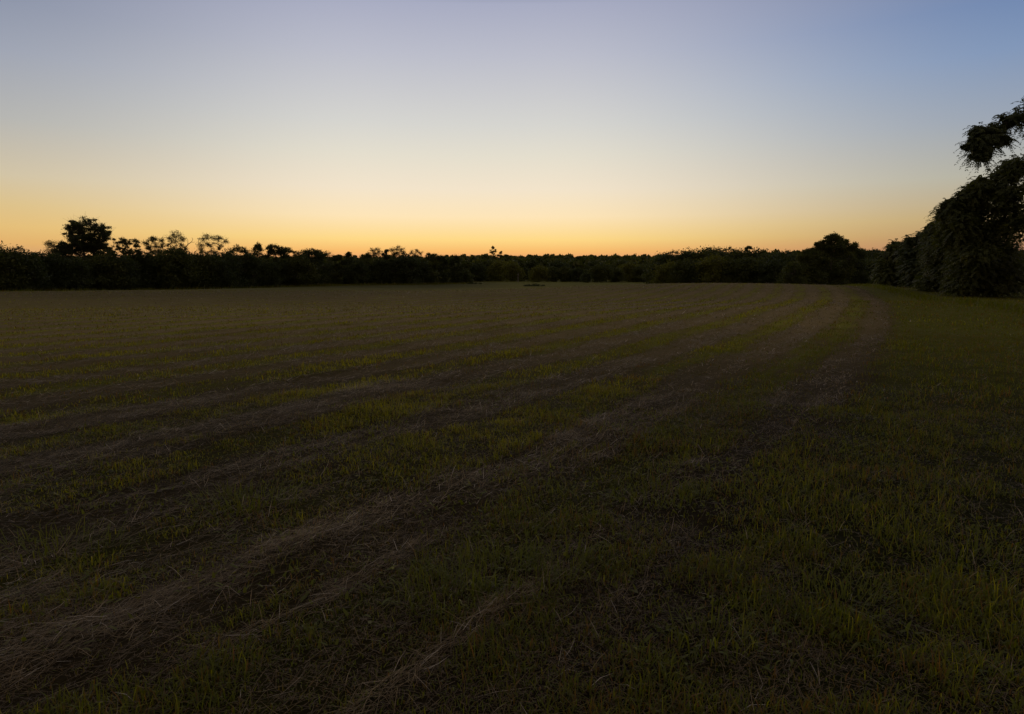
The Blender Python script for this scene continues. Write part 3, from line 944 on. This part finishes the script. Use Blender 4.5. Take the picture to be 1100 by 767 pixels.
# --- distant wooded ridge: one far-off mass
rg = np.random.default_rng(77)
protoV = []
for s in range(4):
    n = 150
    d = rg.normal(size=(n, 3)); d /= np.linalg.norm(d, axis=1)[:, None]
    d[:, 2] = np.abs(d[:, 2]) * 1.0 - .15
    P = d * np.array([4.8, 4.8, 6.2]) * rg.uniform(.7, 1.08, (n, 1)) + np.array([0, 0, 5.2])
    V, q, a = leaves(P, 2.5, np.clip(rg.normal(.5, .22, n), 0, 1), rg, asp=.75)
    protoV.append((V, q, a))
VV, QQ, AA, off = [], [], [], 0
for k in range(5200):
    y = 430 + 620 * rg.random() ** 1.2
    x = y * rg.uniform(-.95, 1.05)
    if y < 560 and rg.random() < .5:
        continue
    V, q, a = protoV[k % 4]
    s = rg.uniform(.75, 1.2) * (1.18 if rg.random() < .08 else 1)
    th = rg.uniform(0, 6.28)
    c, sn = math.cos(th), math.sin(th)
    Vr = np.stack([(V[:, 0] * c - V[:, 1] * sn) * s, (V[:, 0] * sn + V[:, 1] * c) * s, V[:, 2] * s], -1) + np.array([x, y, float(terrain(x, y)) - .5])
    VV.append(Vr); QQ.append(q + off); AA.append(np.clip(a + rg.normal(0, .15), 0, 1)); off += len(V)
tag(obj('distant_woodland', mesh_np('distant_woodland', np.concatenate(VV), np.concatenate(QQ), mats=[M_leaf], attrs={'tint': np.concatenate(AA)})),
    'far wooded ridge closing the valley below the orange sky', 'woodland', kind='stuff')

# ------------------------------------------------------------------ sky and light
w = bpy.data.worlds.new('World')
scene.world = w
w.use_nodes = True
nt = w.node_tree
N, Lk = nt.nodes, nt.links
N.clear()


def lin(c):
    return tuple((v / 255 / 12.92) if v / 255 < .04045 else ((v / 255 + .055) / 1.055) ** 2.4 for v in c)


geo = N.new('ShaderNodeTexCoord')
sx = N.new('ShaderNodeSeparateXYZ')
Lk.new(geo.outputs['Generated'], sx.inputs[0])
az = nmath('ARCTAN2', sx.outputs['X'], sx.outputs['Y'])
el = sx.outputs['Z']


def mrange(v, a, b, smooth='SMOOTHSTEP'):
    n = N.new('ShaderNodeMapRange')
    n.interpolation_type = smooth
    n.inputs['From Min'].default_value = a
    n.inputs['From Max'].default_value = b
    Lk.new(v, n.inputs['Value'])
    return n.outputs['Result']


def pxel(px, py):
    a, b = (px - W0 / 2) / F0, (H0 / 2 - py) / F0
    z = -math.sin(PITCH) + b * math.cos(PITCH)
    return z / math.sqrt(1 + a * a + b * b)


SC = 2.2     # ramp input = sin(elevation) * SC


def skyramp(px, rows, tail):
    st = sorted([(max(0.0, min(1, pxel(px, py) * SC)), lin(c)) for py, c in rows] + [(p * SC, lin(c)) for p, c in tail])
    r = ramp(N, st, 'EASE' if False else 'LINEAR')
    Lk.new(nmath('MULTIPLY', el, SC), r.inputs[0])
    return r.outputs[0]


ZEN = [(.40, (120, 128, 158)), (.454, (84, 96, 130))]
center = skyramp(425, [(291, (206, 140, 112)), (278, (236, 163, 108)), (270, (249, 187, 108)), (257, (255, 217, 135)), (232, (254, 229, 184)), (202, (243, 228, 203)), (165, (228, 222, 206)), (132, (214, 213, 208)), (57, (188, 190, 203)), (0, (168, 172, 194))], ZEN)
left = skyramp(65, [(291, (190, 128, 100)), (275, (212, 160, 110)), (262, (226, 177, 108)), (245, (228, 190, 121)), (222, (220, 193, 138)), (192, (209, 195, 165)), (132, (180, 180, 177)), (62, (157, 163, 178)), (10, (140, 148, 168))], ZEN)
right = skyramp(1020, [(291, (172, 118, 100)), (270, (178, 130, 100)), (255, (184, 146, 104)), (235, (190, 165, 118)), (190, (178, 176, 162)), (132, (154, 164, 178)), (62, (128, 150, 184)), (10, (112, 136, 176))], ZEN)


def mixc(f, a, b):
    n = N.new('ShaderNodeMix')
    n.data_type = 'RGBA'
    Lk.new(f, n.inputs[0])
    Lk.new(a, n.inputs[6])
    Lk.new(b, n.inputs[7])
    return n.outputs[2]


deg = nmath('MULTIPLY', az, 180 / math.pi)
fr = mrange(deg, 2, 41)
fl = mrange(deg, -12, -42)
skyc = mixc(fl, mixc(fr, center, right), left)
# dusk sky away from the afterglow: the Sky Texture with the sun just under the horizon
ns = N.new('ShaderNodeTexSky')
ns.sky_type = 'NISHITA'
ns.sun_disc = False
ns.sun_elevation = R(-3)
ns.sun_rotation = R(-11)
ns.ozone_density = 2.0
nsm = N.new('ShaderNodeVectorMath')
nsm.operation = 'SCALE'
nsm.inputs['Scale'].default_value = .45
Lk.new(ns.outputs[0], nsm.inputs[0])
off_az = mrange(nmath('ABSOLUTE', nmath('SUBTRACT', deg, -6)), 60, 115)
high = mrange(el, .42, .62)
away = nmath('MAXIMUM', off_az, high)
back = ramp(N, [(0, (.25, .165, .135)), (.12, (.30, .20, .155)), (.4, (.22, .175, .155)), (1, (.155, .145, .15))])
Lk.new(el, back.inputs[0])
addn = N.new('ShaderNodeVectorMath')
addn.operation = 'ADD'
Lk.new(nsm.outputs[0], addn.inputs[0])
Lk.new(back.outputs[0], addn.inputs[1])
skyc = mixc(away, skyc, addn.outputs[0])
bg = N.new('ShaderNodeBackground')
bg.inputs[1].default_value = 1.0
Lk.new(skyc, bg.inputs[0])
wo = N.new('ShaderNodeOutputWorld')
Lk.new(bg.outputs[0], wo.inputs[0])

sun = bpy.data.lights.new('sun', 'SUN')
sun.energy = .12
sun.angle = R(12)
sun.color = (1, .62, .32)
so = bpy.data.objects.new('sun', sun)
COL.objects.link(so)
# afterglow comes from low over the horizon, left of the view's middle
so.rotation_euler = (R(90 - 2.5), 0, R(180 + 11))

vs = scene.view_settings
vs.view_transform = 'Standard'
vs.look = 'None'
vs.exposure = 0
vs.gamma = 1
vs.use_curve_mapping = False
scene.cycles.use_denoising = True
scene.cycles.max_bounces = 6
scene.cycles.transparent_max_bounces = 4
scene.cycles.caustics_reflective = False
scene.cycles.caustics_refractive = False
